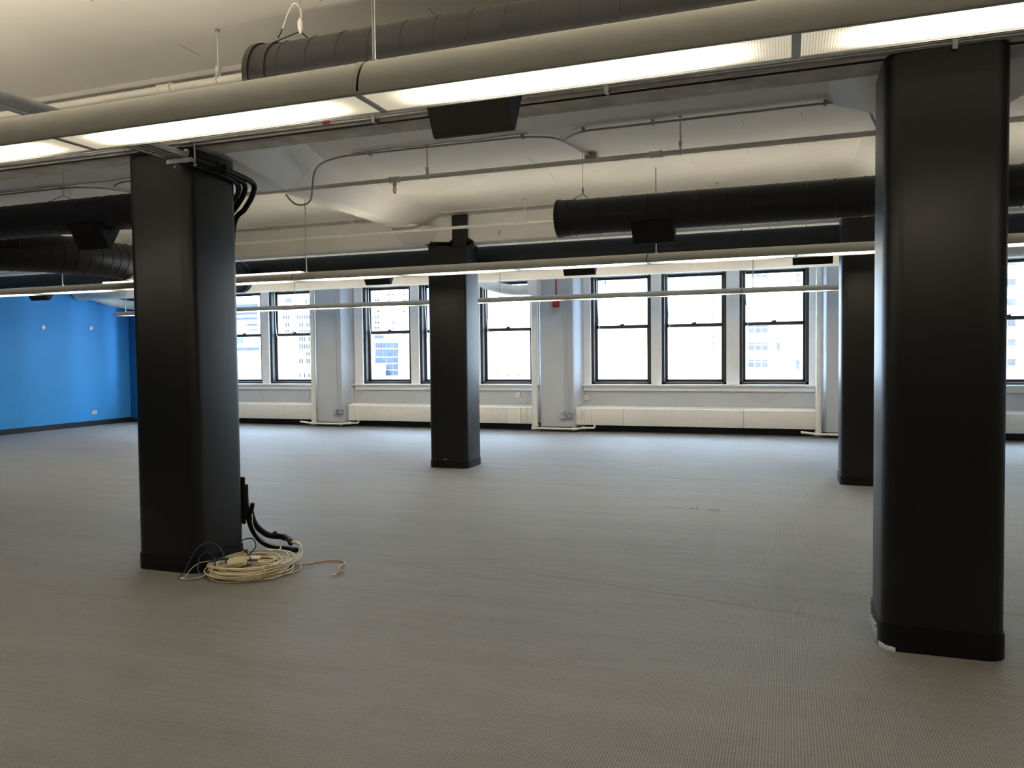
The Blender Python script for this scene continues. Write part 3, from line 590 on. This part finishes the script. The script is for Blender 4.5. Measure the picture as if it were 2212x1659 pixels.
def riser(x, label, w, fx, left, top=CZ):
    root = thing('steam_riser', label, 'pipe', (x, 15.0, 0))
    MB().tube([(x, 14.99, .10), (x, 14.99, top)], w, 20).build('riser_pipe', 'pipewhite', root)
    MB().tube([(x, 14.99, .10), (x, 14.99, .14)], w+.01, 20).build('floor_collar', 'pipewhite', root)
    z = .07
    MB().tube(arc_corners([(x+left, 14.96, z+.03), (x-.02, 14.95, z), (fx, 14.95, z), (fx+.16, 15.08, z+.01), (fx+.38, 15.09, z+.015), (fx+.38, 15.09, z+.09)], .05), .022, 12).build('floor_pipe', 'pipewhite', root)
    for p in ((x-.02, 14.95, z), (fx, 14.95, z), (fx+.16, 15.08, z+.01)):
        MB().tube([(p[0]-.04, p[1], p[2]), (p[0]+.04, p[1], p[2])], .030, 14).build('elbow', 'pipewhite', root)
riser(-10.11, 'white steam pipe on the pilaster between left and middle windows', .052, -9.40, -.35)
riser(-4.83, 'white steam pipe on the pilaster right of the middle column', .06, -3.99, -.02, 2.76)
riser(.565, 'white steam pipe at the right end of the right window group', .05, 1.45, -.30)
# pilaster conduits and outlets
def outlet(x, y, z, n, label):
    root = thing('wall_outlet', label, 'outlet', (x, y, z))
    MB().bbox(x-.055, x+.055, y-.045, y, z-.058, z+.058, .004).build('back_box', 'galv', root)
    if n == 4:
        for dx in (-.024, .024):
            for dz in (-.026, .026): MB().bbox(x+dx-.018, x+dx+.018, y-.05, y-.044, z+dz-.018, z+dz+.018, .003).build('socket', 'plate', root)
    else:
        for dx in (-.024, .024): MB().tube([(x+dx, y-.044, z), (x+dx, y-.05, z)], .018, 12).build('socket', 'plate', root)
outlet(-9.575, 15.05, .325, 4, 'four-socket steel outlet box low on the pilaster left of the middle windows')
outlet(-9.425, 15.05, .325, 2, 'two-socket steel outlet box low on the pilaster left of the middle windows')
outlet(-4.25, 15.05, .325, 4, 'four-socket steel outlet box low on the pilaster right of the middle column')
outlet(-4.10, 15.05, .325, 2, 'two-socket steel outlet box low on the pilaster right of the middle column')
for n, (xs_, lab) in enumerate((((-9.53, -9.40), 'two slim surface conduits on the pilaster left of the middle windows'), ((-4.22, -4.15, -4.08), 'three slim surface conduits on the pilaster right of the middle column'))):
    root = thing('surface_conduit', lab, 'conduit', (xs_[0], 15.03, .38))
    for i, x in enumerate(xs_):
        MB().tube(smooth([(x+(.02 if i == 0 else 0), 15.038, .385), (x, 15.038, 1.1), (x, 15.038, 2.6), (x+(.05 if i == 0 else 0), 15.038, 3.2)]), .008, 8).build('conduit_run', 'wallgrey', root)
fa = thing('fire_alarm', 'red alarm box with red conduit high on the pilaster right of the middle column', 'alarm', (-4.37, 15.02, 2.55))
MB().bbox(-4.44, -4.31, 14.97, 15.05, 2.53, 2.68, .01).build('alarm_box', 'red', fa)
MB().tube([(-4.37, 15.03, 2.68), (-4.37, 15.03, 3.3)], .016, 10).build('red_conduit', 'red', fa)
for x, z, lab in ((-5.31, .73, 'small cream thermostat on the wall left of the middle steam pipe'), (-3.835, .675, 'small cream thermostat on the wall at the left end of the right window group')):
    t = thing('thermostat', lab, 'thermostat', (x, WY, z))
    MB().bbox(x-.05, x+.05, WY-.035, WY, z-.05, z+.05, .006).build('thermostat_body', 'plate', t)
    MB().tube([(x+.01, WY-.035, z-.01), (x+.01, WY-.045, z-.01)], .02, 12).build('dial', 'ivory', t)
for y, z, lab in ((12.69, 2.30, 'left round white wall cap on the blue wall'), (13.94, 2.32, 'right round white wall cap on the blue wall')):
    t = thing('wall_plate', lab, 'wall cap', (XL, y, z))
    MB().tube([(XL, y, z), (XL+.012, y, z), (XL+.02, y, z)], [.05, .05, .035], 20).build('cap_disc', 'plate', t)
    MB().tube([(XL+.02, y, z), (XL+.028, y, z)], .014, 10).build('cap_knob', 'galv', t)
t = thing('wall_outlet', 'white duplex outlet low on the blue wall', 'outlet', (XL, 13.97, .31))
MB().bbox(XL, XL+.012, 13.90, 14.04, .27, .36, .004).build('cover_plate', 'plate', t)
for y in (13.945, 13.995): MB().bbox(XL+.01, XL+.016, y-.016, y+.016, .295, .335, .003).build('socket', 'ivory', t)
# loose thin wires under the windows
wr = [([(-11.805, .885), (-11.79, .68), (-11.74, .56), (-11.68, .49)], 'thin loose wire hanging below the left windows, near the left column'),
      ([(-10.43, .89), (-10.45, .7), (-10.52, .56), (-10.6, .49)], 'thin loose wire curving beside the left steam pipe'),
      ([(-7.80, .94), (-7.76, .7), (-7.72, .5)], 'thin loose wire hanging below the middle windows left of the middle column'),
      ([(-5.12, .93), (-5.10, .7), (-5.13, .50)], 'thin loose wire beside the thermostat and middle steam pipe'),
      ([(-.68, .82), (-.6, .72), (-.5, .64), (-.41, .61), (-.2, .68), (-.05, .75), (.05, .82)], 'drooping thin wire loop below the rightmost of three windows')]
for P, lab in wr:
    o = MB().tube(smooth([(x, WY-.012-(.03 if z > .85 else 0), z) for x, z in P]), .0035, 5).build('loose_wire', 'conduit'); tag(o, lab, 'wire')
# ================================================================ OUTSIDE
D = {"band":[[-58.07,-54.13,7.15,7.53],[-58.09,-54.21,6.39,6.63],[-58.11,-54.23,5.83,6.08],[-55.53,-54.25,5.15,5.38],[-55.3,-54.26,4.64,4.77]],"panel":[[-41.47,-40.13,2.78,3.23]],"panelband":[[-41.49,-38.58,2.2,2.45]],"lowgrid":[[-41.46,-41.27,1.83,2.05],[-41.47,-41.28,1.5,1.72],[-41.48,-41.29,1.17,1.39],[-41.49,-41.3,0.84,1.06],[-41.19,-41.01,1.83,2.04],[-41.2,-41.01,1.5,1.71],[-41.21,-41.02,1.17,1.39],[-41.22,-41.03,0.84,1.06],[-40.92,-40.74,1.82,2.04],[-40.93,-40.75,1.5,1.71],[-40.94,-40.76,1.17,1.38],[-40.95,-40.77,0.84,1.06]],"tower":[[-44.33,-44.21,5.2,5.54],[-44.07,-43.95,5.2,5.53],[-43.82,-43.7,5.19,5.53],[-43.57,-43.45,5.18,5.52],[-43.32,-43.2,5.18,5.51],[-43.06,-42.95,5.17,5.51],[-42.06,-41.95,5.14,5.48],[-41.82,-41.7,5.14,5.47],[-41.57,-41.45,5.13,5.46],[-41.32,-41.2,5.12,5.46],[-41.07,-40.96,5.12,5.45],[-40.83,-40.71,5.11,5.44],[-43.33,-43.21,4.45,4.83],[-43.08,-42.96,4.45,4.83],[-41.83,-41.71,4.42,4.8],[-41.59,-41.47,4.41,4.79],[-41.09,-40.97,4.4,4.78],[-40.84,-40.73,4.4,4.77],[-44.36,-44.24,4.01,4.18],[-44.11,-43.99,4.0,4.17],[-43.35,-43.23,3.99,4.15],[-43.1,-42.98,3.98,4.15],[-42.59,-42.48,3.97,4.14],[-41.85,-41.73,3.96,4.12],[-41.6,-41.48,3.95,4.12],[-41.35,-41.24,3.95,4.11],[-41.1,-40.99,3.94,4.11],[-40.86,-40.74,3.94,4.1],[-44.38,-44.26,3.15,3.58],[-43.87,-43.75,3.15,3.57],[-43.62,-43.5,3.14,3.56],[-43.12,-43.0,3.13,3.56],[-42.87,-42.74,3.13,3.55],[-42.61,-42.49,3.12,3.55],[-42.36,-42.24,3.12,3.54],[-41.87,-41.75,3.11,3.53],[-41.62,-41.5,3.11,3.53],[-41.37,-41.25,3.1,3.52],[-40.88,-40.76,3.09,3.51],[-44.4,-44.28,2.47,2.9],[-43.89,-43.77,2.46,2.89],[-43.64,-43.52,2.46,2.88],[-43.13,-43.01,2.45,2.88],[-42.88,-42.76,2.45,2.87],[-42.63,-42.51,2.45,2.87],[-42.13,-42.01,2.44,2.86],[-41.88,-41.76,2.44,2.86],[-41.63,-41.51,2.43,2.85],[-41.39,-41.27,2.43,2.85],[-41.14,-41.02,2.43,2.84],[-40.89,-40.77,2.42,2.84],[-43.15,-43.03,1.81,2.15],[-42.9,-42.78,1.81,2.15],[-42.15,-42.03,1.8,2.14],[-41.15,-41.04,1.79,2.13],[-40.91,-40.79,1.79,2.13],[-44.44,-44.31,1.1,1.53],[-44.18,-44.06,1.1,1.52],[-43.93,-43.81,1.1,1.52],[-43.42,-43.3,1.09,1.52],[-43.17,-43.05,1.09,1.52],[-42.92,-42.8,1.09,1.51],[-42.67,-42.55,1.09,1.51],[-42.17,-42.05,1.08,1.51],[-41.92,-41.8,1.08,1.5],[-41.67,-41.55,1.08,1.5],[-41.17,-41.05,1.08,1.5],[-40.93,-40.81,1.07,1.49],[-44.47,-44.35,-0.19,0.2],[-44.22,-44.09,-0.19,0.2],[-43.96,-43.84,-0.19,0.2],[-43.45,-43.33,-0.19,0.2],[-43.2,-43.08,-0.19,0.2],[-42.95,-42.83,-0.19,0.19],[-42.7,-42.58,-0.19,0.19],[-42.2,-42.08,-0.19,0.19],[-41.95,-41.83,-0.19,0.19],[-41.45,-41.33,-0.19,0.19],[-40.96,-40.84,-0.19,0.19],[-44.44,-44.08,6.66,7.03],[-44.09,-43.67,6.64,6.97],[-43.33,-42.72,6.66,7.06],[-41.14,-40.98,6.5,6.92]],"tower2":[[-36.8,-36.65,7.98,8.1],[-36.5,-36.35,7.97,8.09],[-35.41,-35.26,7.92,8.05],[-34.92,-34.77,7.9,8.03],[-33.75,-33.61,7.86,7.98],[-35.42,-35.27,7.4,7.53],[-34.93,-34.78,7.38,7.51],[-33.76,-33.62,7.34,7.46],[-36.82,-36.67,6.92,7.05],[-36.52,-36.37,6.91,7.04],[-35.43,-35.28,6.88,7.0],[-33.77,-33.62,6.82,6.94],[-36.83,-36.68,6.4,6.52],[-35.44,-35.29,6.35,6.48],[-33.78,-33.63,6.3,6.43],[-36.54,-36.39,5.86,5.99],[-33.79,-33.64,5.78,5.91],[-36.85,-36.7,5.34,5.47],[-36.55,-36.4,5.34,5.46],[-36.86,-36.71,4.82,4.94],[-36.56,-36.41,4.81,4.94],[-34.98,-34.83,4.77,4.9],[-36.87,-36.72,4.29,4.42],[-36.57,-36.42,4.28,4.41],[-35.48,-35.33,4.26,4.38],[-34.99,-34.84,4.25,4.37],[-36.58,-36.43,3.75,3.88],[-33.83,-33.68,3.7,3.83]],"glassgrid":[[-28.79,-28.38,2.24,2.64],[-28.8,-28.39,1.63,2.16],[-28.81,-28.4,1.15,1.55],[-28.32,-27.8,2.23,2.63],[-28.33,-27.81,1.62,2.16],[-28.34,-27.82,1.15,1.55],[-27.75,-27.5,2.22,2.63],[-27.76,-27.51,1.62,2.15],[-27.77,-27.52,1.14,1.55],[-27.44,-26.93,2.22,2.62],[-27.46,-26.94,1.61,2.15],[-27.46,-26.95,1.14,1.54],[-27.47,-26.96,0.67,1.07],[-27.48,-26.97,0.23,0.6],[-26.88,-26.51,2.21,2.61],[-26.89,-26.52,1.61,2.14],[-26.9,-26.53,1.14,1.54],[-26.9,-26.54,0.66,1.07],[-26.91,-26.55,0.23,0.59],[-28.84,-27.68,2.92,3.17]],"dots":[[-17.7,-17.6,0.29,0.4],[-17.02,-16.92,0.29,0.4],[-16.34,-16.25,0.28,0.4],[-15.73,-15.64,0.28,0.4]],"small":[[-3.9,-3.8,5.42,5.52],[-3.9,-3.8,4.48,4.58],[-3.9,-3.8,3.8,3.9],[-3.9,-3.8,3.43,3.54],[-3.9,-3.8,2.75,2.86],[-3.9,-3.8,2.44,2.54],[-3.9,-3.8,2.07,2.18],[-3.9,-3.8,1.76,1.86],[-10.12,-10.04,5.73,6.05]],"triple":[[-1.97,-1.65,5.98,6.12],[-1.97,-1.65,5.74,5.93],[-1.6,-1.28,5.96,6.1],[-1.6,-1.28,5.72,5.91],[-1.24,-0.92,5.95,6.08],[-1.24,-0.92,5.7,5.89],[-1.97,-1.65,3.0,3.17],[-1.97,-1.65,2.68,2.95],[-1.6,-1.28,2.99,3.16],[-1.6,-1.28,2.67,2.94],[-1.23,-0.92,2.98,3.15],[-1.23,-0.92,2.66,2.94],[-1.97,-1.65,2.04,2.17],[-1.97,-1.65,1.72,2.0],[-1.6,-1.28,2.04,2.16],[-1.6,-1.28,1.72,1.99],[-1.23,-0.92,2.03,2.16],[-1.23,-0.92,1.71,1.99],[-1.97,-1.65,1.09,1.21],[-1.97,-1.65,0.77,1.05],[-1.6,-1.28,1.09,1.21],[-1.6,-1.28,0.76,1.04],[-1.23,-0.92,1.08,1.21],[-1.23,-0.92,0.76,1.04]],"single":[[-0.46,-0.29,1.69,2.12],[0.51,0.74,0.66,1.14],[0.54,0.71,5.66,5.86],[0.54,0.71,5.41,5.55]],"far":[[10.49,10.83,5.82,6.15],[10.5,10.84,4.8,5.14],[10.51,10.85,3.81,4.14],[10.52,10.86,2.76,3.1],[10.53,10.87,1.78,2.12],[10.54,10.88,0.78,1.12]]}
def building(name, label, x0, x1, y, z0, z1, depth, m, groups):
    root = thing(name, label, 'building', ((x0+x1)/2, y, z0))
    MB().box(x0, x1, y, y+depth, z0, z1).build('facade', m, root)
    for rl, wm, mull in groups:
        for (a, b, c, d) in rl:
            fr = .03
            MB().box(a-fr, b+fr, y-.05, y+.02, c-fr, d+fr).build('window', m, root) if mull else None
            MB().box(a, b, y-.06, y+.02, c, d).build('window_pane', wm, root)
    return root
building('beige_building', 'beige building with grouped three-pane windows, seen through the rightmost windows', -5.0, 30, 45, -30, 26, 12, 'facadeb', ((D['triple'], 'farglass', True), (D['single'], 'farglass', False), (D['far'], 'farglass', False)))
building('white_building', 'plain white building filling the windows behind and right of the middle column', -20.5, -5.0, 45.2, -30, 20, 12, 'facade', ((D['dots'], 'farglass', False),))
for (a, b, c, d) in D['small']: MB().box(a, b, 44.94, 45.25, c, d).build('window_pane', 'farglass', bpy.data.objects['beige_building'] if a > -5 else bpy.data.objects['white_building'])
building('gridded_building', 'low building with a blue glass grid, seen through the leftmost middle window', -30.5, -26.3, 50, -30, 2.95, 8, 'facade', ((D['glassgrid'], 'farblue', False),))
building('round_roof_block', 'white block in front of the blue glass grid', -29.5, -27.4, 48.5, -30, .95, 1.2, 'facade', ())
building('slim_tower', 'white tower with tiny scattered windows above the blue glass grid', -41.0, -30.6, 65, -30, 32, 10, 'facade', ((D['tower2'], 'farblue', False),))
building('slit_tower', 'white tower with rows of narrow slit windows, seen just right of the left column', -46.2, -38.2, 60, -30, 24, 4.5, 'facade', ((D['tower'], 'farglass', False),))
building('banded_tower', 'office tower with blue glass bands, seen at the right edge of the left column', -66, -53.75, 70, -30, 7.95, 10, 'facade', ((D['band'], 'farblue', False),))
building('low_annex', 'low white annex with a pale blue panel and small grid windows outside', -48, -38.45, 50, -30, 3.35, 5, 'facade', ((D['panel'], 'lightpanel', False), (D['panelband'], 'farblue', False), (D['lowgrid'], 'farglass', False)))
struct(MB().box(-120, 80, 15.9, 140, -31, -30).build('street_ground', 'street'))
